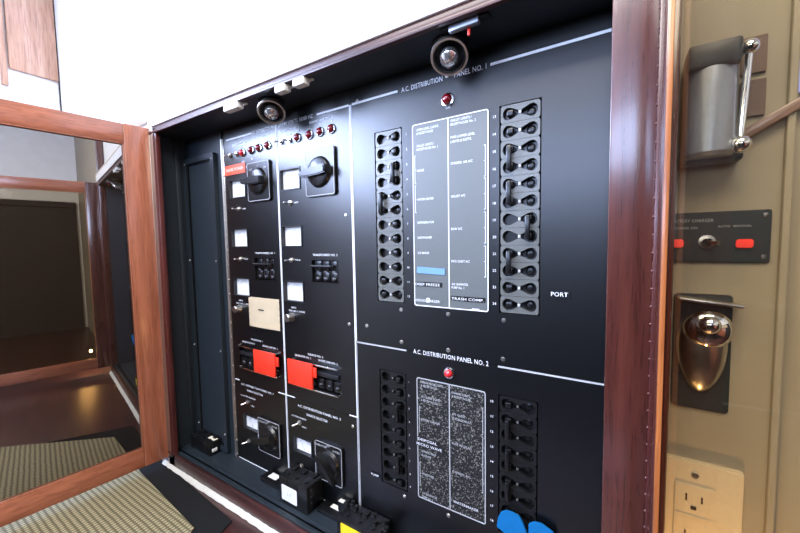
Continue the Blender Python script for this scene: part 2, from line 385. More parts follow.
b = nb(); box(b, -.0015, .0015, -.0004, .0035, -.0016, .0016, .0003); ME_MARK2 = mesh_of(b, SLATE, 'breaker_mark_dark')
def meobj(name, me, parent, world, label=None):
    o = bpy.data.objects.new(name, me); COL.objects.link(o); o.parent = parent; o.location = Vector(world)-WL[parent.name]; WL[o.name] = Vector(world)
    if label: o['label'] = label
    return o
def bank(panel, xc, ztop, pitch, states, black=False):
    """states: L / R toggles; a lowercase letter is the second of a tied pair"""
    for k, s in enumerate(states):
        zc = ztop-pitch*(k+.5); w = (xc, 0, zc)
        br = meobj('circuit_breaker', ME_BRK2 if black else ME_BRK, panel, w); br.scale = (1, 1, pitch/.0254)
        meobj('breaker_well', ME_WELL, br, w)
        sx = -1 if s in 'Ll' else 1
        meobj('toggle', ME_TOG, br, (xc+sx*.0135, 0, zc))
        meobj('position_mark', ME_MARK2 if black else ME_MARK, br, (xc, 0, zc))
        if s.islower(): meobj('handle_tie', ME_TIE, br, (xc+sx*.0135, -.003, zc+pitch/2))
b = nb(); lathe(b, [(0, .010), (.0035, .0093), (.0060, .0072), (.0072, .0045), (.0074, .002), (.0074, -.001)], 20); ME_LENS = mesh_of(b, REDLENS, 'lens')
b = nb(); lathe(b, [(0, .010), (.0035, .0093), (.0060, .0072), (.0072, .0045), (.0074, .002), (.0074, -.001)], 20); ME_LENSB = mesh_of(b, REDLENSB, 'lens_bright')
b = nb(); lathe(b, [(.0074, .003), (.0092, .0026), (.0098, .0012), (.0098, 0)], 20); ME_BEZ = mesh_of(b, CHROME, 'bezel')
b = nb(); lathe(b, [(0, .0016), (.0028, .0014), (.0036, .0006), (.0038, 0)], 12); ME_SCREW = mesh_of(b, NICKEL, 'screw')
b = nb(); lathe(b, [(.0, .006), (.0034, .006), (.0036, .003), (.0060, .0028), (.0062, .0)], 6); ME_NUT = mesh_of(b, NICKEL, 'nut')
def lamp(panel, px, py, bright=False, sc=1.):
    x, z = P(px, py)
    l = meobj('indicator_lamp', ME_LENSB if bright else ME_LENS, panel, (x, 0, z)); l.scale = (sc,)*3
    meobj('bezel', ME_BEZ, l, (x, 0, z)); return l
def toggle(panel, px, py, dx, dz, L=.017):
    L *= .6
    x, z = P(px, py); t = meobj('toggle_switch', ME_NUT, panel, (x, 0, z))
    b = nb(); d = Vector((dx, -1, dz)).normalized(); tube(b, (0, 0, 0), d*L, .0013, .0024, 10); sphere(b, d*L, .0025, u=10, v=6)
    obj('lever', b, NICKEL, t, (x, -.004, z)); return t
def knob(panel, px, py):
    x, z = P(px, py); b = nb(); lathe(b, [(0, .016), (.0075, .016), (.0088, .0145), (.0092, .004), (.0105, .002), (.0105, 0)], 24)
    return obj('selector_knob', b, NICKEL, panel, (x, 0, z), 'round metal knob')
def screw(panel, px, py):
    x, z = P(px, py); return meobj('screw', ME_SCREW, panel, (x, 0, z))
def screwxz(panel, x, z): return meobj('screw', ME_SCREW, panel, (x, 0, z))
def rotary(panel, xc, zc, w, h, ang, pos):
    b = nb(); prism(b, rrect(w, h, .006), 0, -.006, bev=.0012); r = obj('rotary_switch', b, BAKE, panel, (xc, 0, zc))
    b = nb(); ring(b, rrect(w-.003, h-.003, .0052), rrect(w-.0055, h-.0055, .0042), -.0055, -.0064)
    for s, x, z in pos: text(b, s, x, z, .0062, -.0064, align='CENTER')
    obj('plate_marking', b, GREYLINE, r, (xc, 0, zc), 'grey outline and lettering')
    R = min(w, h)*.37; b = nb(); lathe(b, [(0, .014), (R*.80, .014), (R*.93, .012), (R, .008), (R*1.04, .006)], 32)
    kn = obj('knob', b, BAKE, r, (xc, 0, zc))
    # grip: a tapered bar across the disc, its pointer end longer
    pts = [(-R*1.45, 0), (-R*1.25, R*.17), (-R*.6, R*.27), (R*.4, R*.30), (R*.98, R*.26), (R*1.02, 0), (R*.98, -R*.26), (R*.4, -R*.30), (-R*.6, -R*.27), (-R*1.25, -R*.17)]
    b = nb(); prism(b, pts, -.013, -.026, Matrix.Rotation(-math.radians(ang), 4, 'Y'), bev=.002)
    obj('grip', b, BAKE, kn, (xc, 0, zc)) if False else obj('grip', b, BAKE, r, (xc, 0, zc))
    return r
def meter(panel, x0, x1, z0, z1, depth=.008):
    """recessed meter: dark bezel box with a white dial at its bottom"""
    xc, zc = (x0+x1)/2, (z0+z1)/2; w, h = x1-x0, z1-z0
    b = nb(); ring(b, rrect(w, h, .0012, 2), rrect(w-.006, h-.006, .0008, 2), depth, -.0018); m = obj('meter', b, METERGREY, panel, (xc, 0, zc))
    b = nb(); box(b, -w/2+.002, w/2-.002, depth-.001, depth+.002, -h/2+.002, h/2-.002); obj('dial_face', b, METERFACE, m, (xc, 0, zc), 'white dial')
    b = nb(); 
    for k in range(9):
        a = math.radians(140-k*12.5); r0 = h*.52; cxz = Vector((0, 0, -h*.28))
        p = cxz+Vector((math.cos(a)*r0, 0, math.sin(a)*r0)); q = cxz+Vector((math.cos(a)*(r0+h*.10), 0, math.sin(a)*(r0+h*.10)))
        box(b, p.x-.0001, p.x+.0001, depth-.0015, depth-.001, p.z, p.z+h*.07)
    tube(b, (-w*.0, depth-.002, -h*.36), (-w*.22, depth-.002, h*.12), .00018, seg=6)
    obj('needle', b, BAKE, m, (xc, 0, zc)); return m
def hole(x0, x1, z0, z1): return (x0, x1, z0, z1)
def lettering(panel, b, mat=WHITE, world=(0, 0, 0)):
    for q in b:
        if len(q.verts): obj('lettering', q, mat, panel, world, sm=False)
LW = .0038
# ---- meters for both columns (pixel corners averaged per size)
def mrect(pa, pb):
    x0, z1 = P(*pa); x1, z0 = P(*pb); return x0, x1, z0, z1
M1 = [mrect((228.8, 180.5), (246.3, 197)), mrect((231.3, 230.6), (248.6, 245.4)), mrect((233.9, 279.8), (250.8, 294.4))]
M2 = [mrect((278.9, 171.5), (302.3, 187.0)), mrect((281.1, 227.2), (303.6, 245.5)), mrect((282.2, 281.8), (305.3, 301.5))]
def norm(ms, w, h):
    o = []
    xm = sum((m[0]+m[1])/2 for m in ms)/len(ms)
    for m in ms: zc = (m[2]+m[3])/2; o.append((xm-w/2, xm+w/2, zc-h/2, zc+h/2))
    return o
M1 = norm(M1, .068, .048); M2 = norm(M2, .066, .048)
def shrink(m, d=.0015): return (m[0]+d, m[1]-d, m[2]+d, m[3]-d)
# transformer breakers / source breakers
T1 = (-.7625, -.6935, P(265, 281)[1], P(265, 257.5)[1]); T2 = (P(311.8, 270)[0], P(338.2, 270)[0], P(325, 283.5)[1], P(325, 259.5)[1])
T1 = (P(254.8, 270)[0], P(275.2, 270)[0], T1[2], T1[3])
B1 = (P(240, 355)[0], P(279.5, 360)[0], P(260, 370.5)[1], P(260, 350.8)[1]); B2 = (P(294, 380)[0], P(341, 380)[0], P(325, 390.5)[1], P(325, 367.5)[1])
def breaker3(panel, r, bright=False):
    x0, x1, z0, z1 = r; xc, zc = (x0+x1)/2, (z0+z1)/2; w, h = x1-x0, z1-z0
    b = nb(); ring(b, rrect(w, h, .001, 2), rrect(w-.004, h-.004, .001, 2), .010, -.001); m = obj('multi_pole_breaker', b, BAKE, panel, (xc, 0, zc))
    b = nb(); box(b, -w/2+.001, w/2-.001, .009, .012, -h/2+.001, h/2-.001)
    p = (w-.006)/3
    for k in (-1, 0, 1):
        box(b, k*p-p*.44, k*p+p*.44, .003, .010, -h/2+.003, -h*.05, .0015); sphere(b, Vector((k*p, .002, -h*.34)), p*.34, 1, .4, .8, 14, 8)
        box(b, k*p-p*.44, k*p+p*.44, .0035, .010, h*.02, h/2-.003, .0015)
    obj('breaker_body', b, BAKE, m, (xc, 0, zc))
    b = nb()
    for k in (-1, 0, 1): box(b, k*p-.0035, k*p+.0035, -.004, .008, h*.13, h*.27, .001)
    tube(b, (-w*.46, -.005, h*.22), (w*.32, -.005, h*.22), .0026, seg=12); obj('handle_tie', b, METERGREY, m, (xc, 0, zc))
    b = Multi()
    for k in (-1, 0, 1): text(b, 'ON', k*p, -h*.04, .0045, .0028, align='CENTER')
    lettering(m, b, GREYLINE, (xc, 0, zc))
    return m
# ================= left column, generator panel 1
p1 = thing('generator_panel', 'leftmost upper black generator panel beside the piano hinge, carrying the red strip label', 'control panel', ((X0+X1)/2, 0, ZS))
p2 = thing('generator_panel', 'upper black generator panel between the two tall white divider lines, without any strip label', 'control panel', ((X1+X2)/2, 0, ZS))
def plate(pan, x0, x1, z0, z1, holes, name='face_plate'):
    b = nb(); holed_plate(b, x0+.0004, x1-.0004, z0+.0004, z1-.0004, holes, 0, .003); return obj(name, b, BLACK, pan, (0, 0, 0), sm=False)
plate(p1, X0, X1, ZS, ZT, [shrink(m) for m in M1]+[shrink(T1), B1])
plate(p2, X1, X2, ZS, ZT, [shrink(m) for m in M2]+[shrink(T2), B2])
# lines
def linepart(pan, segs, mat=WHITE):
    for s in segs: b = nb(); strip(b, *s); obj('outline', b, mat, pan, (0, 0, 0), sm=False)
linepart(p1, [(X0+.012, P(251, 133)[0], TOPL-LW/2, TOPL+LW/2), (X1-.0025, X1-.0006, ZS, TOPL+.004), (X0+.004, X0+.022, ZS-.0, ZS+.0022), (X1-.028, X1-.0028, ZS, ZS+.0022)])
linepart(p2, [(P(316.9, 113)[0], X2-.004, TOPL-LW/2, TOPL+LW/2), (X2-.0030, X2-.0006, ZS, TOPL), (X1+.0006, X1+.0025, ZS, TOPL+.004), (X1+.0025, X1+.030, ZS, ZS+.0022), (X2-.022, X2-.0028, ZS, ZS+.0022)])
b = Multi(); text(b, 'A.C. DISTRIBUTION PANEL', P(250.5, 134)[0]+.004, TOPL-.004, .011, width=.094, bold=.002)
for px, s in ((240, 'GENERATOR NO. 1'), (261, 'SHORE LINE NO. 1')): text(b, s, P(px, 146)[0], P(px, 146-(px-240)*.32)[1]+.004, .0058, align='CENTER', width=.062)
for i, (px, py) in enumerate(((251.7, 150.3), (259.4, 148), (268.2, 145.5))):
    x, z = P(px, py); text(b, 'ABC'[i], x, z-.022, .006, align='CENTER'); text(b, str(i+1), x, z+.013, .006, align='CENTER')
x, z = P(242.9, 152.9); text(b, 'ON', x, z-.023, .006, align='CENTER'); text(b, 'ON', x, z+.013, .006, align='CENTER')
text(b, 'SHORE LINE NO. 1 SELECTOR', P(258.5, 168)[0], P(258.5, 165.5)[1], .006, align='CENTER', width=.092)
text(b, 'TRANSFORMER NO. 1', P(265, 255)[0], P(265, 254)[1], .0062, align='CENTER', width=.072)
for px, py, s in ((243, 209, 'AMPS'), (244.5, 259, 'VOLTS')): text(b, s, *P(px, py+.6), .005)
text(b, 'HERTZ', P(241, 300)[0], P(241, 301)[1], .005, align='CENTER'); text(b, 'GEN.  NO. 1  SHORE', P(243.5, 304)[0], P(243, 304.3)[1], .005, align='CENTER', width=.058)
text(b, 'SOURCE NO. 1', P(257, 341)[0], P(257, 341)[1], .006, align='CENTER', width=.045)
text(b, 'GENERATOR NO. 1', P(248.5, 341.5)[0], P(248.5, 343.2)[1], .0055, align='CENTER', width=.050)
text(b, 'SHORE LINE NO. 1', P(270, 346)[0], P(270, 348)[1], .0055, align='CENTER', width=.055)
lettering(p1, b)
b = Multi(); text(b, '120/240 VOLTS 50/60 HZ', P(277, 125.5)[0], TOPL-.004, .011, width=P(313, 114)[0]-P(277, 125)[0], bold=.002)
text(b, 'GENERATOR NO. 2', P(289, 131)[0], P(289, 130.5)[1], .006, align='CENTER', width=.062); text(b, 'SHORE LINE NO. 2', P(321, 119)[0], P(321, 121)[1], .006, align='CENTER', width=.066)
for i, (px, py) in enumerate(((310, 135), (320.6, 132), (331.9, 128.9))):
    x, z = P(px, py); text(b, 'ABC'[i], x, z-.022, .006, align='CENTER'); text(b, str(i+1), x, z+.013, .006, align='CENTER')
x, z = P(298, 137.8); text(b, 'ON', x, z-.022, .006, align='CENTER'); text(b, 'ON', x, z+.013, .006, align='CENTER')
x, z = P(289.3, 140.7); text(b, 'OFF', x, z-.022, .006, align='CENTER'); text(b, 'START', x, z+.011, .006, align='CENTER')
text(b, 'STOP', P(280, 136)[0], P(280, 137)[1], .006, align='CENTER')
text(b, 'SHORE LINE NO. 2 SELECTOR', P(320.5, 150)[0], P(320.5, 149.5)[1], .0062, align='CENTER', width=P(337, 146)[0]-P(304, 154)[0])
text(b, 'TRANSFORMER NO. 2', P(325, 256)[0], P(325, 256)[1], .0064, align='CENTER', width=.070)
for px, py, s in ((294.5, 202.8, 'AMPS'), (295.5, 260.1, 'VOLTS')): text(b, s, *P(px, py+.6), .005)
text(b, 'HERTZ', P(294, 307)[0], P(294, 308.3)[1], .005, align='CENTER'); text(b, 'GEN. NO. 2  SHORE', P(297, 311)[0], P(297, 312)[1], .005, align='CENTER', width=.052)
text(b, 'SOURCE NO. 2', P(315.5, 356)[0], P(315.5, 356.5)[1], .0062, align='CENTER', width=.046)
text(b, 'GENERATOR NO. 2', P(303, 357)[0], P(303, 357.3)[1], .006, align='CENTER', width=.052); text(b, 'SHORE LINE NO. 2', P(328, 362)[0], P(328, 363)[1], .006, align='CENTER', width=.055)
lettering(p2, b)
for px, py in ((251.7, 150.3), (259.4, 148), (268.2, 145.5)): lamp(p1, px, py)
lamp(p1, 242.9, 152.9, True)
for px, py in ((298, 137.8), (310, 135), (320.6, 132), (331.9, 128.9)): lamp(p2, px, py)
for px, py in ((230.5, 156), (236.8, 154.2)): toggle(p1, px, py, -.6, -.1)
for px, py in ((281.5, 142), (290, 140.5)): toggle(p2, px, py, -.7, -.1, .02)
for px, py in ((238.8, 209), (240.6, 259)): toggle(p1, px, py, -.5, 0)
for px, py in ((290.5, 202.8), (291.6, 260.1)): toggle(p2, px, py, -.5, -.05, .018)
for m in M1: meter(p1, *m)
for m in M2: meter(p2, *m)
x, z = P(260.3, 182); rotary(p1, x, z+.001, .082, .092, 0, (('OFF', -.026, .027), ('1', 0, .034), ('ON', .026, .027)))
x, z = P(321.5, 173); rotary(p2, x, z+.001, .083, .096, 4, (('OFF', -.026, .029), ('1', 0, .037), ('ON', .026, .029)))
breaker3(p1, T1); breaker3(p2, T2)
knob(p1, 239.8, 308.6); knob(p2, 291.8, 317)
# source breakers with sliding red interlock plates
def source(pan, r, red, tab_right):
    x0, x1, z0, z1 = r; xc, zc = (x0+x1)/2, (z0+z1)/2; w, h = x1-x0, z1-z0
    b = nb(); box(b, -w/2, w/2, .008, .012, -h/2, h/2)
    p = w/6
    for k in range(6):
        cx = -w/2+p*(k+.5); box(b, cx-p*.42, cx+p*.42, .001, .009, -h*.46, -h*.02, .0015); sphere(b, Vector((cx, .001, -h*.33)), p*.3, 1, .5, .9, 12, 8)
    s = obj('source_breaker', b, BAKE, pan, (xc, 0, zc))
    b = nb()
    for q in (-.25, .25): box(b, q*w-w*.22, q*w+w*.22, -.004, .009, h*.10, h*.30, .0014)
    obj('handle_tie', b, METERGREY, s, (xc, 0, zc))
    b = nb()
    for zz in (h/2+.003, -h/2-.003): box(b, -w/2, w/2-.004, -.007, -.004, zz-.0018, zz+.0018, .0006); [tube(b, (e*w/2*.97-.002, 0, zz), (e*w/2*.97-.002, -.006, zz), .0015) for e in (-1, 1)]
    obj('slide_rail', b, CHROME, s, (xc, 0, zc))
    rx0, rx1, rz0, rz1 = red; rc = ((rx0+rx1)/2, -.010, (rz0+rz1)/2); rw, rh = rx1-rx0, rz1-rz0
    b = nb(); box(b, -rw/2, rw/2, -.003, .001, -rh/2, rh/2, .0006)
    box(b, rw/2-.002, rw/2+tab_right, -.0005, .0025, -rh*.02, rh*.36, .0005)
    ring(b, [(math.cos(a/16*2*PI)*.007, math.sin(a/16*2*PI)*.007-.004) for a in range(16)], [(math.cos(a/16*2*PI)*.0055, math.sin(a/16*2*PI)*.0055-.004) for a in range(16)], -.003, -.0036)
    obj('interlock_plate', b, RED, s, rc, 'red sliding plate')
def rr(a, c, Y=-.011):
    v0 = at(*a, Y); v1 = at(*c, Y); return (v0.x, v1.x, v1.z, v0.z)
source(p1, B1, (at(253.8, 360, -.012).x, at(275, 365, -.012).x, at(265, 374.8, -.012).z, at(265, 352, -.012).z), .009)
source(p2, B2, (at(287.8, 370, -.012).x, at(312.2, 375, -.012).x, at(300, 386.3, -.012).z, at(300, 361.4, -.012).z), .010)
b = nb(); x0, z1 = P(224.5, 166.5); x1, z0 = P(245.5, 170.5); prism(b, rrect(x1-x0, .024, .001, 2), 0, -.0012)
rt_ = obj('tape_label', b, REDTAPE, p1, ((x0+x1)/2, 0, P(235, 169.5)[1]), 'red embossed strip label')
b = nb(); text(b, 'SHORE POWER', 0, -.003, .010, -.0014, align='CENTER', width=.070); obj('lettering', b, LABELC, rt_, WL[rt_.name], sm=False)
# piano hinge of the panels
def panel_hinge(pan, z0, z1):
    b = nb(); box(b, X0-.013, X0+.001, -.0015, .0, z0, z1, .0004)
    tube(b, (X0-.006, -.0015, z0), (X0-.006, -.0015, z1), .0028, seg=10)
    z = z1-.016
    while z > z0+.004: sphere(b, Vector((X0-.0015, -.0022, z)), .0024, 1, .6, 1, 8, 6); z -= .0378
    obj('hinge', b, HINGE, pan, (0, 0, 0), 'brushed metal piano hinge')
panel_hinge(p1, ZS+.0003, TOPL+.006)
screw(p2, 345.8, 215); screw(p2, 349.2, 324.2)

# ================= lower source selector panels
q1 = thing('source_selector_panel', 'leftmost lower black source selector panel at the foot of the piano hinge', 'control panel', ((X0+X1)/2, 0, ZB))
q2 = thing('source_selector_panel', 'lower black source selector panel between the two divider lines, its large knob tilted down right', 'control panel', ((X1+X2)/2, 0, ZB))
MS1 = (at(244.2, 415).x-.004, at(258, 420).x+.003, P(251, 429)[1]-.004, P(251, 414)[1]-.004); MS2 = (P(293.8, 445)[0], P(312.6, 450)[0], P(303, 454.5)[1], P(303, 438)[1])
plate(q1, X0, X1, ZB, ZS, [shrink(MS1)]); plate(q2, X1, X2, ZB, ZS, [shrink(MS2)])
linepart(q1, [(X1-.0025, X1-.0006, ZB, ZS), (X0+.004, X1-.004, ZB+.001, ZB+.0028)]); linepart(q2, [(X2-.0030, X2-.0006, ZB, ZS), (X1+.0006, X1+.0025, ZB, ZS), (X1+.004, X2-.004, ZB+.001, ZB+.0028)], GREYLINE)
meter(q1, *MS1); meter(q2, *MS2)
b = Multi(); text(b, 'A.C. DISTRIBUTION PANEL NO. 1', P(257, 390)[0], P(257, 389.5)[1], .0068, align='CENTER', width=P(272.5, 396)[0]-P(240.5, 382)[0]); text(b, 'SOURCE SELECTOR', P(255, 394)[0], P(255.5, 393.8)[1], .0068, align='CENTER', width=.064)
text(b, 'A.C. POWER MONITOR', P(248, 397)[0], P(248, 397.5)[1], .0048, align='CENTER', width=.062); text(b, 'SHORE', *P(251, 406), .0045)
lettering(q1, b)
b = Multi(); text(b, 'A.C. DISTRIBUTION PANEL NO. 2', P(318.5, 411)[0], P(318.5, 413)[1], .0078, align='CENTER', width=P(340, 421)[0]-P(297, 402)[0]); text(b, 'SOURCE SELECTOR', P(317, 418)[0], P(317, 419)[1], .0078, align='CENTER', width=.064)
text(b, 'A.C. POWER MONITOR', P(299, 418)[0], P(299, 418)[1], .005, align='CENTER', width=.048); text(b, 'SHORE', *P(302, 427), .0045)
lettering(q2, b)
toggle(q1, 247.8, 402, -.7, -.35, .02); toggle(q1, 249.2, 441, -.8, -.25, .022); toggle(q2, 299.8, 422.5, -.7, -.3, .022); toggle(q2, 301.8, 466, -.8, -.2, .022)
x, z = P(270.8, 436.5); rotary(q1, x, z, .084, .088, 25, (('GENERATOR', -.022, .032), ('OFF', 0, .036), ('SHORE', .024, .030)))
x, z = P(330.3, 462); rotary(q2, x, z, .080, .088, 135, (('GENERATOR', -.022, .032), ('OFF', 0, .036), ('SHORE', .024, .030)))
screw(q2, 352.8, 426.5)

panel_hinge(q1, ZB, ZS-.0003)
# ================= A.C. distribution panels
LBX = (P(375.9, 200)[0]+P(403, 220)[0])/2; RBX = -.0+(-.30357-.20052)/2*DIST
LBW = .0556/2
PT1 = (.36728+.20112)*DIST/12
zL1 = .2005; zL1 = (P(376, 133.2)[1]+P(402, 127.5)[1])/2; zLb = (P(378.5, 300.2)[1]+P(403.5, 303)[1])/2; PL1 = (zL1-zLb)/12
zR1 = .36728*DIST
d1 = thing('distribution_panel', 'large upper black distribution panel with grey legend card and long rows of breakers', 'control panel', ((X2+X3)/2, 0, ZM))
d2 = thing('distribution_panel', 'lower black distribution panel with speckled legend card and dark breakers', 'control panel', ((X2+X3)/2, 0, ZB))
hL1 = (LBX-LBW-.002, LBX+LBW+.002, zL1-12*PL1-.001, zL1+.001); hR1 = (RBX-LBW-.002, RBX+LBW+.002, zR1-12*PT1-.001, zR1+.001)
plate(d1, X2, X3, ZM, ZT, [hL1, hR1])
# lower banks
zL2 = P(392, 371.5)[1]; zL2b = P(394, 486)[1]; PL2 = (zL2-zL2b)/9
xL2 = (P(381, 400)[0]+P(405.5, 400)[0])/2
n1 = P(492, 401)[1]; n9 = P(492, 520)[1]; PR2 = (n1-n9)/8; zR2 = n1+PR2/2; xR2 = (P(499, 440)[0]+P(537, 445)[0])/2
hL2 = (xL2-LBW-.002, xL2+LBW+.002, zL2-9*PL2-.001, zL2+.001); hR2 = (xR2-LBW-.002, xR2+LBW+.002, zR2-9*PR2-.001, zR2+.001)
plate(d2, X2, X3, ZB, ZM, [hL2, hR2])
bank(d1, LBX, zL1, PL1, 'RRRrLlRRRRLL'); bank(d1, RBX, zR1, PT1, 'LLLlLlRrLlLL')
bank(d2, xL2, zL2, PL2, 'RRRrRRRrR', True); bank(d2, xR2, zR2, PR2, 'LLlLlLlLl', True)
def frame_gap(pan, hgap):
    b = nb(); x0, x1, z0, z1 = hgap; box(b, x0, x1, .011, .014, z0, z1); obj('bank_backing', b, PIT, pan, (0, 0, 0), sm=False)
for pan, hgap in ((d1, hL1), (d1, hR1), (d2, hL2), (d2, hR2)): frame_gap(pan, hgap)
xa, xb = P(400.5, 87.5)[0], P(487.5, 64)[0]
linepart(d1, [(X2+.004, P(397.5, 89)[0], TOPL-LW/2, TOPL+LW/2), (P(490.5, 63)[0], X3, TOPL-LW/2, TOPL+LW/2), (X2+.0006, X2+.0022, ZM, TOPL)])
linepart(d2, [(X2+.0006, P(406.5, 350.3)[0], ZM-.0030, ZM-.0004), (P(498, 366)[0], X3, ZM-.0030, ZM-.0004), (X2+.0006, X2+.0022, ZB, ZM)], GREYLINE)
b = Multi(); text(b, 'A.C. DISTRIBUTION', P(401.5, 87)[0], TOPL-.0042, .0115, width=P(442.5, 78)[0]-P(401.5, 87)[0], bold=.004); text(b, 'PANEL NO. 1', P(454.5, 74)[0], TOPL-.0042, .0115, width=P(486.5, 65)[0]-P(454.5, 74)[0], bold=.004)
for k in range(12):
    text(b, str(k+1), P(407.5, 200)[0], zL1-PL1*(k+.5)-.002, .0052, align='CENTER'); text(b, str(k+13), P(494.5, 200)[0], zR1-PT1*(k+.5)-.002, .0056, align='CENTER')
text(b, 'ON', P(448, 108)[0], P(448, 108.5)[1], .005, align='CENTER')
lettering(d1, b)
b = Multi(); text(b, 'A.C. DISTRIBUTION PANEL NO. 2', P(413.5, 352.5)[0], P(413.5, 353)[1], .0110, width=P(488.5, 365)[0]-P(413.5, 353)[0], bold=.002)
for k in range(9):
    text(b, str(k+25 if 0 else k+1), P(409.5, 430)[0], zL2-PL2*(k+.5)-.002, .0045, align='CENTER'); text(b, str(k+10), P(492, 450)[0], zR2-PR2*(k+.5)-.002, .0055, align='CENTER')
lettering(d2, b)
lamp(d1, 448, 100, sc=1.15); lamp(d2, 449.2, 373, True, .98)
for px, py in ((447, 75.5), (401.2, 309.7), (448.2, 314.2), (503.8, 320.5), (366.8, 325.7), (401.5, 343), (448.2, 351.2), (503, 360.2), (357.5, 101)): screw(d1 if py < 341 or py > 999 else d1, px, py if py < 341 else py-1)
for px, py in ((404.5, 496.5), (448.5, 515.5)): screw(d2, px, py)
# ---- legend cards
def card(pan, x0, x1, z0, z1, mat, left, right, brL, brR, name='legend_card'):
    xc, zc = (x0+x1)/2, (z0+z1)/2; w, h = x1-x0, z1-z0
    b = nb(); prism(b, rrect(w, h, .004), 0, -.0012); c = obj('legend_card', b, mat, pan, (xc, 0, zc), sm=False)
    b = nb(); ring(b, rrect(w, h, .004), rrect(w-.0030, h-.0030, .003), -.0010, -.0018)
    box(b, -.0008, .0008, -.0018, -.001, -h/2, h/2)
    for zz0, zz1 in brL:
        box(b, -w/2+.0042, -w/2+.0050, -.0017, -.001, zz0-zc, zz1-zc); [box(b, -w/2+.0042, -w/2+.0065, -.0017, -.001, q-zc-.0004, q-zc+.0004) for q in (zz0, zz1, (zz0+zz1)/2)]
    for zz0, zz1 in brR:
        box(b, w/2-.0054, w/2-.0044, -.0017, -.001, zz0-zc, zz1-zc); [box(b, w/2-.0072, w/2-.0044, -.0017, -.001, q-zc-.0004, q-zc+.0004) for q in (zz0, zz1, (zz0+zz1)/2)]
    obj('outline', b, WHITE if mat is CARD else GREYLINE, c, (xc, 0, zc), 'light border lines', sm=False)
    b = Multi(); S = .0054
    for s, zz, wd in left: text(b, s, -w/2+.0085, zz-zc, S, -.0017, width=wd*1.36)
    for s, zz, wd in right: text(b, s, .0045, zz-zc, S, -.0017, width=wd*1.36)
    lettering(c, b, WHITE if mat is CARD else GREYLINE, (xc, 0, zc))
    return c
cx0, cx1 = P(412.5, 126)[0], P(488.9, 112.5)[0]; cz1, cz0 = .36860*DIST, -.20391*DIST
zl = lambda py, px=430: P(px, py)[1]
zr = lambda py, px=462: P(px, py)[1]
L = [('UPPER LEVEL LIGHTS', zl(129), .030), ('& RECEPTACLES', zl(132.6), .023), ('GALLEY LIGHTS /', zl(145.3), .024), ('RECEPTACLES No. 1', zl(149), .029), ('RANGE', zl(170.5), .010),
     ('WATER HEATER', zl(199.8), .023), ('REFRIGERATOR', zl(223.3), .023), ('DISHWASHER', zl(238.5), .020), ('ICE MAKER', zl(254), .016)]
Rr = [('GALLEY LIGHTS /', zr(120), .026), ('RECEPTACLES No. 2', zr(124), .031), ('FWD LOWER LEVEL', zr(137), .030), ('LIGHTS & RCPTS.', zr(141.5), .026), ('STARBRD. AIR A/C', zr(163.5), .027), ('GALLEY A/C', zr(196.8), .018),
     ('BOW A/C', zr(229.8), .014), ('FWD GUEST A/C', zr(262.5), .023), ('A/C SEAWATER', zr(285.5), .021), ('PUMP No. 1', zr(289), .016)]
c1 = card(d1, cx0, cx1, cz0, cz1, CARD, L, Rr, [(P(414, 156.5)[1], P(414, 184)[1]), (P(414, 186)[1], P(414, 213)[1])],
          [(P(486, 145)[1], P(486, 176)[1]), (P(486, 178)[1], P(486, 209)[1]), (P(486, 212)[1], P(486, 243)[1]), (P(486, 246)[1], P(486, 277)[1])])
def dymo(pan, par, px, py, w, s, tw, mat=BAKE, h=.0075, hs=.0062):
    x, z = P(px, py); b = nb(); prism(b, rrect(w, h, .0004, 1), 0, -.0008); y = -.0012
    o = obj('tape_label', b, mat, par, (x+w/2, y, z), 'embossed strip label'); b = nb(); text(b, s, -w/2+.001, -.0025, hs, -.0010, width=tw, bold=.004); obj('lettering', b, WHITE, o, (x+w/2, y, z), sm=False)
dymo(d1, c1, 415.6, 283.5, .052, 'DEEP FREEZE', .047); dymo(d1, c1, 415.6, 299.5, .052, 'DENSOCHARGER', .047, CARD); dymo(d1, c1, 451.5, 297.8, .058, 'TRASH COMP.', .055)
x, z = P(428.8, 300); b = nb(); ring(b, [(.0042*math.cos(a*PI/8), .0042*math.sin(a*PI/8)) for a in range(16)], [(.003*math.cos(a*PI/8), .003*math.sin(a*PI/8)) for a in range(16)], 0, -.0006)
for k in range(3): box(b, -.003, .003, -.0005, 0, -.0018+k*.0016, -.0012+k*.0016)
obj('emblem', b, WHITE, c1, (x, -.0024, z), sm=False)
x, z = P(476, 309.3); b = nb(); box(b, -.006, .006, -.0006, 0, -.0012, .0012); obj('maker_mark', b, WHITE, c1, (x, -.0018, z), sm=False)
ccx0, ccx1 = P(417, 380)[0], P(486, 395)[0]; cz1, cz0 = -.44175*DIST, -.85403*DIST
L = [('ENGINE ROOM LIGHTS', zl(384.5), .032), ('& RECEPTACLES', zl(388), .024), ('AFT GUEST LIGHTS', zl(399), .028), ('& RECEPTACLES', zl(402.7), .024), ('BATTERY CHARGER', zl(422), .027),
     ('OWNERS HEAD', zl(454), .021), ('BLOWER', zl(458), .014), ('WASHER', zl(476.5), .018), ('A/C SEAWATER', zl(496), .022), ('PUMP No. 2', zl(499.5), .016)]
Rr = [('OWNERS LIGHTS', zr(395.5), .024), ('& RECEPTACLES', zr(399), .024), ('AFT GUEST', zr(417), .018), ('STATEROOM A/C', zr(421.3), .026), ('PILOT HOUSE A/C', zr(446.5), .026), ('OWNERS A/C', zr(475), .024)]
c2 = card(d2, ccx0, ccx1, cz0, cz1, SPECK, L, Rr, [(P(417, 405)[1], P(417, 430)[1]), (P(417, 460)[1], P(417, 483)[1])], [(P(484, 408)[1], P(484, 435)[1]), (P(484, 437)[1], P(484, 465)[1]), (P(484, 467)[1], P(484, 493)[1])])
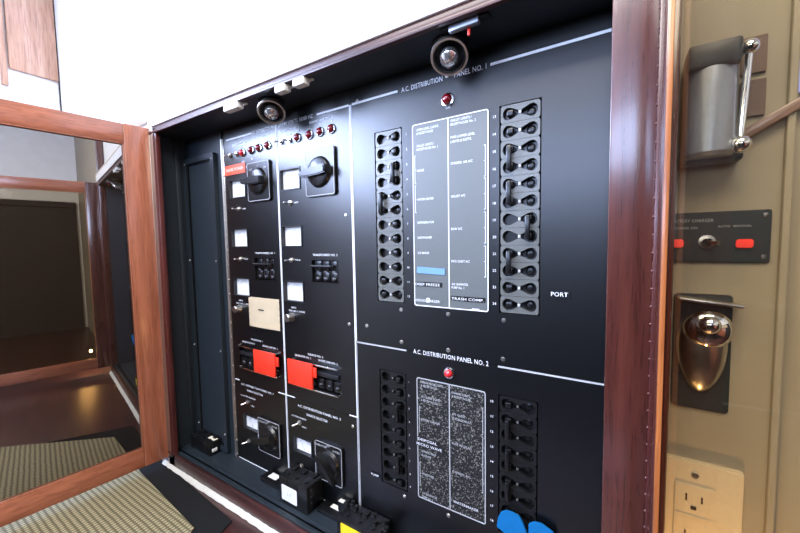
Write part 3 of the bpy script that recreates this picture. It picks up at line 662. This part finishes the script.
dymo(d2, c2, 418.2, 437.6, .042, 'DISPOSAL', .038, h=.0085, hs=.0068); dymo(d2, c2, 416.8, 441.9, .054, 'MICRO WAVE', .050, h=.0085, hs=.0068); dymo(d2, c2, 453.2, 499.8, .048, 'WATERMAKER', .045)
dymo(d2, d2, 371.5, 472.5, .020, 'PUMP', .018); dymo(d1, d1, 550.5, 294, .026, 'PORT', .022, BLACK, h=.010, hs=.0085)

# ================= access cover left of the hinge
cv = thing('access_cover', 'black framed access cover left of the piano hinge', 'cover', (-.98, 0, FLO))
b = nb(); w, h = .148, .80; xc, zc = XL+.004+w/2, FLO+.005+h/2
outer = rrect(w, h, .003, 2); inner = rrect(w-.030, h-.030, .002, 2)
ring(b, outer, inner, .0, -.010); obj('frame', b, BLACKPAINT, cv, (xc, 0, zc))
b = nb(); box(b, -w/2+.010, w/2-.010, -.004, .0, -h/2+.01, h/2-.01); obj('centre_panel', b, BLACKPAINT, cv, (xc, 0, zc))
b = nb(); ring(b, rrect(w-.030, h-.030, .002, 2), rrect(w-.038, h-.038, .002, 2), -.004, -.0075); obj('bead', b, BLACK, cv, (xc, 0, zc))
for zz in (.385, .12, -.12, -.35):
    for xx in (-.065, .065): meobj('screw', ME_SCREW, cv, (xc+xx, -.010, zc+zz)).scale = (.7, .7, .7)
b = nb(); box(b, XL, X0-.012, .001, .004, FLO, SOF); obj('backing', b, BLACKPAINT, cv, (0, 0, 0))

# ================= things in the recess
# cream note taped on the panel
x0, x1 = P(249.5, 310)[0], P(280, 315)[0]; z1, z0 = P(265, 298)[1], P(265, 328.3)[1]
b = nb(); n = 10
t = bmesh.new(); g = [[t.verts.new((x0+(x1-x0)*i/n, -.001-.0012*math.sin(i/n*PI)-.0006*(j % 2), z0+(z1-z0)*j/n)) for i in range(n+1)] for j in range(n+1)]
for j in range(n):
    for i in range(n): t.faces.new((g[j][i], g[j][i+1], g[j+1][i+1], g[j+1][i]))
r = bmesh.ops.solidify(t, geom=t.faces[:], thickness=.0003)
nt = obj('paper_note', t, PAPER, None, (0, 0, 0)); tag(nt, 'square cream paper note stuck on the left black panel', 'note'); origin_to(nt)
b = nb(); xm, zm = P(262.2, 309.8); box(b, xm-.010, xm+.010, -.0040, -.0032, zm-.0012, zm+.0012); obj('pencil_mark', b, SLOT, nt, (0, 0, 0), sm=False)
# blue tape on the legend card
x0, x1 = P(417.3, 270)[0], P(445.5, 270)[0]; zc = P(431, 270)[1]
b = nb(); pts = [(x0, zc-.0045), (x0+.004, zc-.0058), (x1-.002, zc-.0075), (x1, zc-.0062), (x1-.0003, zc+.0035), (x1-.004, zc+.0030), (x0+.010, zc+.0052), (x0+.0015, zc+.0052)]
prism(b, pts, -.0021, -.0026); o = obj('masking_tape', b, BLUETAPE, None, (0, 0, 0)); tag(o, 'pale blue strip of masking tape on the grey legend card', 'tape'); origin_to(o)
# vivid blue tape over the last breakers
def blue(pts, label, Y=-.012):
    t = bmesh.new(); vs = []
    ws = [at(px, py, Y) for px, py in pts]
    f = t.faces.new([t.verts.new(w) for w in ws]); r = bmesh.ops.extrude_face_region(t, geom=[f])
    for v in [e for e in r['geom'] if isinstance(e, bmesh.types.BMVert)]: v.co.y += .004
    bmesh.ops.recalc_face_normals(t, faces=t.faces[:])
    bmesh.ops.bevel(t, geom=t.edges[:], offset=.0008, segments=2, affect='EDGES')
    o = obj('blue_tape', t, BLUEVIV, None, (0, 0, 0)); tag(o, label, 'tape'); origin_to(o)
blue([(496.5, 527), (498, 517), (501, 512.5), (506, 511), (513, 513.2), (519.5, 517.5), (523, 524), (527, 534), (526, 545), (510, 541), (505, 534)], 'vivid blue tape piece left of the gap, low on the distribution panel')
blue([(528.5, 524.5), (533, 522.5), (541, 524.2), (553, 533), (556, 545), (528, 545)], 'vivid blue tape piece right of the gap, low on the distribution panel')
# breaker boxes standing on the recess floor
def bigbox(name, label, x0, x1, y0, zt, base_x0=None, zbase=None, lab=None):
    o = thing(name, label, 'breaker box', ((x0+x1)/2, y0/2, FLO+.0012)); W = (0, 0, 0)
    zf = FLO+.0004
    b = nb()
    if base_x0 is not None: box(b, base_x0, x1, y0*.62, -.002, zf, zbase, .0015)
    box(b, x0, x1, y0, -.002, zf, zt, .002)
    m = (x1-x0)/3
    for k in (1, 2): box(b, x0+m*k-.0008, x0+m*k+.0008, y0-.0006, -.004, zf+.004, zt+.0006)
    obj('case', b, BAKE, o, W)
    b = nb()
    for k in range(3):
        cx = x0+m*(k+.5); tube(b, (cx, y0*.75, zt-.001), (cx, y0*.75, zt+.003), .005, seg=12); box(b, cx-.006, cx+.006, y0*.45, y0*.15, zt, zt+.004, .001)
        tube(b, (x1, y0*.75, zt-.012-k*.014), (x1+.003, y0*.75, zt-.012-k*.014), .004, seg=12)
    obj('terminals', b, DULL, o, W)
    return o
g1 = bigbox('breaker_box', 'black breaker box in the left corner of the recess floor, small cream sticker on top', XL+.022, -.935, -.040, FLO+.036)
b = nb(); v = at(212, 438.5, Z=FLO+.0365); box(b, v.x-.014, v.x+.016, v.y-.004, v.y+.008, FLO+.0362, FLO+.0368); obj('sticker', b, LABELC, g1, (0, 0, 0), 'cream sticker')
b = nb(); box(b, -.9345, -.9315, -.034, -.020, FLO+.010, FLO+.019, .001); obj('sticker', b, LABELW, g1, (0, 0, 0), 'white tab')
g2 = bigbox('breaker_box', 'black breaker box with big white square label on its front', -.640, -.552, -.050, FLO+.060, -.735, FLO+.012)
b = nb(); prism(b, rrect(.048, .034, .003), -.0508, -.0512); o2 = obj('sticker', b, LABELW, g2, (-.606, 0, FLO+.0265), 'white square label')
b = nb(); text(b, '3 P', 0, -.004, .010, -.0514, align='CENTER'); obj('lettering', b, GREYLINE, o2, WL[o2.name], sm=False)
b = nb(); v = at(279.5, 473, Z=FLO+.0125); box(b, v.x-.014, v.x+.014, -.022, -.006, FLO+.0122, FLO+.0128); obj('sticker', b, LABELW, g2, (0, 0, 0), 'white tag on the base')
g3 = bigbox('breaker_box', 'black breaker box with bright yellow label, under the middle divider line', -.470, -.375, -.050, FLO+.034, -.545, FLO+.010)
b = nb(); prism(b, rrect(.056, .026, .002), -.0508, -.0512); obj('sticker', b, YELLOW, g3, (-.431, 0, FLO+.0140), 'yellow label')
b = nb()
v = at(336.5, 507.6, Z=FLO+.0105); box(b, v.x-.013, v.x+.010, v.y-.005, v.y+.005, FLO+.0100, FLO+.0108)
v = at(344, 501.8, Y=-.010); box(b, v.x-.012, v.x+.010, -.014, -.006, v.z-.0005, v.z+.0003)
b3 = nb(); box(b3, v.x-.013, v.x+.011, -.015, -.001, FLO+.009, v.z-.0006, .001); obj('case_block', b3, BAKE, g3, (0, 0, 0))
obj('sticker', b, LABELC, g3, (0, 0, 0), 'pair of cream stickers')
# more wiring lugs around the third box
b = nb()
for k in range(9):
    x = -.475+k*.0135; z = FLO+.036+random.uniform(0, .007); y = -.010-random.uniform(0, .022); tube(b, (x, y, FLO+.03), (x+.002, y, z+.004), .0040, seg=8); box(b, x-.005, x+.005, y-.006, y+.004, z-.006, z, .001)
obj('terminal_lugs', b, DULL, g3, (0, 0, 0))
# chrome lamps under the soffit
def dome(px, py, label, r=.027):
    c = at(px, py, Z=SOF-.017); x, y = c.x, min(-.030, c.y)
    o = thing('cabinet_lamp', label, 'lamp', (x, y, SOF))
    R = Matrix.Rotation(-PI/2, 4, 'X')        # turned profile: -Y becomes... downwards
    Dn = Matrix.Translation((0, 0, 0)) @ Matrix.Rotation(PI/2, 4, 'X')
    b = nb(); lathe(b, [(r*1.0, 0), (r*1.02, .003), (r*.9, .006), (r*.7, .007)], 32, Dn); obj('mounting_ring', b, DULL, o)
    phi = math.atan2(-x, .54+y)*.8
    T = Matrix.Translation((0, 0, -.010)) @ Matrix.Rotation(phi, 4, 'Z') @ Matrix.Rotation(math.radians(-38), 4, 'X') @ Dn
    b = nb(); lathe(b, [(r*.52, 0), (r*.78, .004), (r*.92, .010), (r*.98, .017), (r*1.02, .0195), (r*.98, .0222), (r*.88, .0222), (r*.80, .0175)], 36, T); obj('shade', b, NICKEL, o)
    b = nb(); lathe(b, [(r*.82, .0180), (r*.70, .010), (r*.3, .006), (0, .005)], 36, T); obj('reflector', b, SWPANEL, o, label='inner reflector, panel reflection put into its dark colour')  # dark colour stands in for the black panel mirrored inside
    b = nb(); lathe(b, [(r*.30, .006), (r*.44, .012), (r*.52, .019), (r*.46, .027), (r*.26, .032), (0, .033)], 24, T); obj('bulb', b, principled('silvered_bulb', (.85, .85, .83), .12, metal=.9), o)
dome(450, 55, 'larger chrome lamp under the cabinet top, above the number one distribution title'); dome(272.5, 110, 'smaller looking chrome lamp under the cabinet top, above the left panels')
# white door catches
def catch(px, py, label, w=.044):
    c = at(px, py, Z=SOF-.008); o = thing('door_catch', label, 'catch', (c.x, max(c.y, -.082), SOF), 'ivory door catches')
    b = nb(); box(b, -w/2, w/2, -.008, .008, -.014, 0, .003); obj('body', b, IVORY, o)
    b = nb(); box(b, -w/2, w/2+.004, .007, .014, -.0035, 0, .001); obj('flange', b, IVORY, o)
catch(231, 107, 'long ivory door catch, leftmost under the cabinet top', .050); catch(276, 87, 'middle of the three ivory door catches under the cabinet top', .029); catch(294.5, 80, 'rightmost ivory door catch, just left of the number one title', .029)
c = at(461, 22, Z=SOF-.006)
o = thing('magnetic_catch', 'metal bar door catch with a small red tab under the cabinet top', 'catch', (c.x, -.074, SOF))
b = nb(); box(b, -.021, .021, -.004, .005, -.009, 0, .0012); obj('bar', b, STEELB, o)
b = nb()
box(b, -.034, .034, -.003, .012, -.003, 0, .001); obj('bracket', b, DULL, o)
b = nb(); box(b, .003, .007, .003, .007, -.018, -.005, .0012); obj('tab', b, RED, o, label='red tab')

# ================= counter, mat, sealant
b = nb(); box(b, -1.79, 1.45, -.62, WY+.0, CZ-.03, CZ, .002)
cn = obj('countertop', b, DMAHX, None, (0, 0, 0)); tag(cn, 'dark mahogany counter below the electrical cabinet', 'counter'); origin_to(cn)
mt = thing('counter_mat', 'woven straw mat with a black cloth border on the counter', 'mat', (-1.2, -.35, CZ+.0003), rot=(0, 0, 0))
def slab(parent, name, pix, pix_r, z0, z1, mat, ext, label, back):
    """quad on the counter: back edge through two points, right edge through the third, reaching toward the viewer"""
    p1, p2 = at(*pix[0], Z=z1), at(*pix[1], Z=z1); d = (at(*pix_r, Z=z1)-p2).normalized(); p0 = p1+(p1-p2).normalized()*ext
    q2, q0 = p2+d*back, p0+d*back
    t = bmesh.new(); f = t.faces.new([t.verts.new((p.x, p.y, z0)) for p in (p0, p2, q2, q0)]); r = bmesh.ops.extrude_face_region(t, geom=[f])
    for v in [e for e in r['geom'] if isinstance(e, bmesh.types.BMVert)]: v.co.z = z1
    bmesh.ops.recalc_face_normals(t, faces=t.faces[:]); return obj(name, t, mat, parent, (0, 0, 0), label, sm=False)
slab(mt, 'border', [(164, 462), (232, 520.5)], (220.6, 533), CZ+.0003, CZ+.003, MATB, .55, 'black cloth border', .40)
slab(mt, 'woven_centre', [(141, 472.5), (194, 527.5)], (190.5, 533), CZ+.003, CZ+.005, WEAVE, .55, 'cream woven straw', .38)
t = bmesh.new(); n = 90; rows = []
for i in range(n+1):
    x = XL-.03+(XR+.02-XL+.03)*i/n; j = random.uniform(-.0012, .0012); y0, y1 = YF-.0085+j, YF+.001
    rows.append([t.verts.new((x, y0, CZ+.0005)), t.verts.new((x, y0+.002, CZ+.0040)), t.verts.new((x, y1, CZ+.0110+j)), t.verts.new((x, y1, CZ+.0005))])
for p, q in zip(rows, rows[1:]):
    for k in range(4): t.faces.new((p[k], q[k], q[(k+1) % 4], p[(k+1) % 4]))
bmesh.ops.recalc_face_normals(t, faces=t.faces[:])
o = struct('trim_5', t, CAULK, sm=True)

# ================= left wall locker door (mahogany, strong light put into its pale colour)
WASHW = wood('light_washed_mahogany_z', (.50, .27, .17), (.66, .40, .28), 2, rough=.4, coat=.2)
zk = at(57, 81, X=-1.778).z; yk = at(9, 60, X=-1.778).y
lk = thing('wall_locker', 'mahogany locker panel high on the left wall, strong light put into its pale colour', 'cabinet', (-1.79, -.16, zk))
b = nb(); box(b, -1.79, -1.778, yk, WY-.004, zk, 1.018, .002); obj('panel', b, WASHW, lk, (0, 0, 0))
b = nb(); box(b, -1.79, -1.774, yk-.022, yk-.006, zk-.06, 1.018, .002); obj('edge_trim', b, WASHW, lk, (0, 0, 0))
b = nb(); box(b, -1.7895, -1.7835, WY-.003, WY, .35, 1.019); struct('trim_8', b, SLOT)

# ================= right of the cabinet, seen through the right door's glass
W = WY-.0015
sp_ = thing('switchboard', 'small charcoal switch panel with two red lights on the cream wall', 'switchboard', (.07, W, -.025))
b = nb(); prism(b, rrect(.084, .051, .002), 0, -.003, bev=.0008); obj('face_plate', b, SWPANEL, sp_, (.0715, W, .0005))
for px, lx in ((676, 0), (744.5, 0)):
    v = at(px, 243.5, W-.004); b = nb(); prism(b, rrect(.0125, .0085, .0025), -.003, -.006, bev=.001); obj('red_light', b, principled('lit_red', (.8, .05, .04), .3, emit=(1, .08, .06), estr=.5), sp_, (v.x, W, v.z), 'lit red lens')
v = at(707, 242, W-.004); b = nb(); lathe(b, [(.007, .003), (.007, .0045), (.0045, .005), (.004, .008)], 16); tube(b, (0, -.006, 0), (.007, -.017, -.001), .0016, .0022); obj('toggle_switch', b, NICKEL, sp_, (v.x, W, v.z))
b = Multi(); text(b, 'BATTERY CHARGER', .0375, .016, .0045, -.0032, width=.034); text(b, 'POWER ON', .040, .009, .0035, -.0032); text(b, 'AUTO  MANUAL', .075, .010, .0032, -.0032)
lettering(sp_, b, GREYLINE, (0, W, 0))
for x, z in ((.109, .021), (.109, -.019)): meobj('screw', ME_SCREW, sp_, (x, W-.003, z)).scale = (.6, .6, .6)
ol = thing('electrical_outlet', 'almond electrical outlet low on the cream wall, right of the cabinet', 'outlet', (.067, W, -.353))
b = nb(); prism(b, rrect(.072, .116, .003), 0, -.005, bev=.0018); obj('cover_plate', b, OUTLET, ol, (.067, W, -.295))
b = nb(); prism(b, rrect(.034, .068, .002), -.005, -.0065, bev=.0006); box(b, -.015, .015, -.0072, -.006, -.0010, .0010); rc = obj('receptacle', b, OUTLET, ol, (.0645, W, -.297))
b = nb()
for dz in (.0205, -.0205):
    box(b, -.0075, -.0060, -.0070, -.006, dz-.004, dz+.004); box(b, .0055, .0070, -.0070, -.006, dz-.0035, dz+.0035); box(b, -.003, .002, -.0070, -.006, dz-.0125, dz-.0085, .001)
obj('socket_slots', b, SLOT, rc, (.0645, W, -.297), 'dark slots')
b = nb(); lathe(b, [(0, .0062), (.003, .0060), (.0034, .005)], 12); obj('screw', b, NICKEL, ol, (.0645, W, -.2515))
# lever latch
la = thing('door_latch', 'chrome lever latch on a dark back plate between switch panel and outlet', 'latch', (.068, W, -.178))
b = nb(); prism(b, rrect(.047, .122, .004), 0, -.003, bev=.001); obj('back_plate', b, SWPANEL, la, (.0655, W, -.119))
t = bmesh.new(); bmesh.ops.create_uvsphere(t, u_segments=32, v_segments=20, radius=1.)
for v in t.verts: v.co = Vector((v.co.x*.021, min(0, v.co.y)*.016-.003+(.002 if v.co.y > 0 else 0), v.co.z*(.052 if v.co.z < 0 else .030)))
obj('cup', t, NICKEL, la, (.0655, W, -.108))
b = nb(); t = bmesh.new(); bmesh.ops.create_uvsphere(t, u_segments=28, v_segments=16, radius=.020)
for v in t.verts: v.co = Vector((v.co.x, v.co.y*.6 if v.co.y < 0 else v.co.y*.1, v.co.z*1.0))
merge(b, t); sphere(b, Vector((0, -.010, .006)), .009, 1, .9, 1); obj('dome', b, CHROME, la, (.069, W-.012, -.092))
b = nb(); box(b, -.024, .026, -.022, -.004, -.002, .0015, .0015, Matrix.Rotation(math.radians(6), 4, 'Y')); obj('lever', b, NICKEL, la, (.068, W, -.0635))
b = nb(); sphere(b, Vector((0, 0, 0)), .007, 1, .3, .8); obj('keyhole', b, SLOT, la, (.067, W-.014, -.128))
# upper fitting
uf = thing('wall_lamp', 'tall blue grey wall lamp with chrome arm, high on the cream wall', 'lamp', (.066, W, .072))
b = nb(); lathe(b, [(0, 0), (.017, 0), (.020, .004), (.020, .095), (.019, .100), (0, .101)], 28, Matrix.Rotation(-PI/2, 4, 'X')); obj('body', b, STEELB, uf, (.062, W-.022, .076))
b = nb(); box(b, -.024, .024, -.024, 0, -.004, .010, .003); obj('cup', b, SWPANEL, uf, (.064, W, .076))
b = nb(); tube(b, (0, 0, 0), (.004, 0, .085), .0028, seg=12); sphere(b, Vector((0, -.004, .002)), .008); sphere(b, Vector((.004, 0, .088)), .007); obj('arm', b, CHROME, uf, (.0835, W-.028, .082))
b = nb(); box(b, -.019, .019, -.043, -.002, .0, .022, .003); obj('collar', b, SWPANEL, uf, (.062, W, .155), 'dark collar')
# reflections in the door glass, built solid: brown squares, window, sloping bar
for px, py, lb in ((753.5, 56, 'upper of two brown squares standing for reflections in the door glass'), (752, 99, 'lower of two brown squares standing for reflections in the door glass')):
    v = at(px, py, W); b = nb(); prism(b, rrect(.018, .034, .001, 2), 0, -.003, bev=.0006); o = obj('reflected_square', b, BROWNSQ, None, (v.x, W, v.z)); tag(o, lb, 'reflection', 'brown reflected squares')
r0 = at(740, 138, W); r1 = at(830, 86, W)
d = r1-r0; b = nb(); box(b, 0, d.length, -.010, 0, -.0045, .0045, .0015); o = obj('reflected_bar', b, wood('grey_brown_reflection', (.20, .12, .09), (.32, .21, .17), 0), None, r0); o.rotation_euler = (0, -math.atan2(d.z, d.x), 0); tag(o, 'short sloping bar standing for a reflection, right of the brown squares', 'rail')  # no real rail, stands in for a sloping line reflected in the door glass

b = nb(); box(b, .1262, .20, W-.003, W-.001, .130, .30); o = struct('window_reflection', b, principled('reflected_sky_pane', (.3, .35, .6), .2, emit=(.30, .34, .95), estr=.9))  # glowing pane standing in for a window reflected in the door glass
b = nb(); box(b, 1.425, 1.449, -3.05, WY-.02, -1.49, .32, .002); box(b, 1.41, 1.449, -3.05, WY-.02, .30, .34, .002); struct('trim_7', b, DARKW)
# ================= room behind the camera (seen in reflections)
b = nb(); box(b, -1.79, 1.45, -3.07, -3.0, .95, 1.019)
for x in (-1.5, -.55, .42): box(b, x, x+.03, -3.07, -3.02, .42, .95)
struct('trim_6', b, MAHX)
b = nb(); box(b, 1.38, 1.408, -2.4, -.9, -.9, .0, .005); o = obj('locker', b, MAHY, None, (0, 0, 0)); tag(o, 'wooden locker on the right hand wall behind the camera', 'cabinet'); origin_to(o)
b = nb(); box(b, 1.39, 1.409, -1.6, -.50, .05, .28, .005); o = obj('wall_board', b, SEAT, None, (0, 0, 0)); tag(o, 'tan board on the right hand wall behind the camera', 'panel'); origin_to(o)

# ================= light
def area(name, loc, rot, sx, sy, power, col):
    l = bpy.data.lights.new(name, 'AREA'); l.shape = 'RECTANGLE'; l.size = sx; l.size_y = sy; l.energy = power; l.color = col
    o = bpy.data.objects.new(name, l); COL.objects.link(o); o.location = loc; o.rotation_euler = rot; return o
area('window_daylight', (-.52, -3.09, .685), (PI/2, 0, 0), 1.9, .53, 44, (.50, .64, 1.))
area('side_window_daylight', (-1.815, -1.425, .655), (0, -PI/2, 0), .59, 1.7, 140, (.54, .66, 1.))
area('added_hatch_light', (-.10, -.95, 1.03), (0, 0, 0), 1.28, .68, 42, (1., .96, .92))  # unseen hatch light added to brighten the wall and door top
l = bpy.data.lights.new('warm_wall_fill', 'POINT'); l.energy = 3.2; l.color = (1., .62, .25); l.shadow_soft_size = .004  # unseen point light added to warm the cream wall, no fixture
o = bpy.data.objects.new('warm_wall_fill', l); COL.objects.link(o); o.location = (.085, -.15, -.50)
w = bpy.data.worlds.new('sky'); SC.world = w; w.use_nodes = True
w.node_tree.nodes['Background'].inputs['Color'].default_value = (.6, .72, 1, 1); w.node_tree.nodes['Background'].inputs['Strength'].default_value = 2.

# ================= camera
cd = bpy.data.cameras.new('camera'); cam = bpy.data.objects.new('camera', cd); COL.objects.link(cam); SC.camera = cam
cd.sensor_width = 36; cd.lens = F/800*36; cd.clip_start = .01; cd.clip_end = 50
cam.matrix_world = Matrix(((RT.x, UP.x, -FW.x, CAM.x), (RT.y, UP.y, -FW.y, CAM.y), (RT.z, UP.z, -FW.z, CAM.z), (0, 0, 0, 1)))
SC.view_settings.view_transform = 'Standard'; SC.view_settings.look = 'None'; SC.view_settings.gamma = 1; SC.view_settings.use_curve_mapping = False
SC.view_settings.exposure = .10
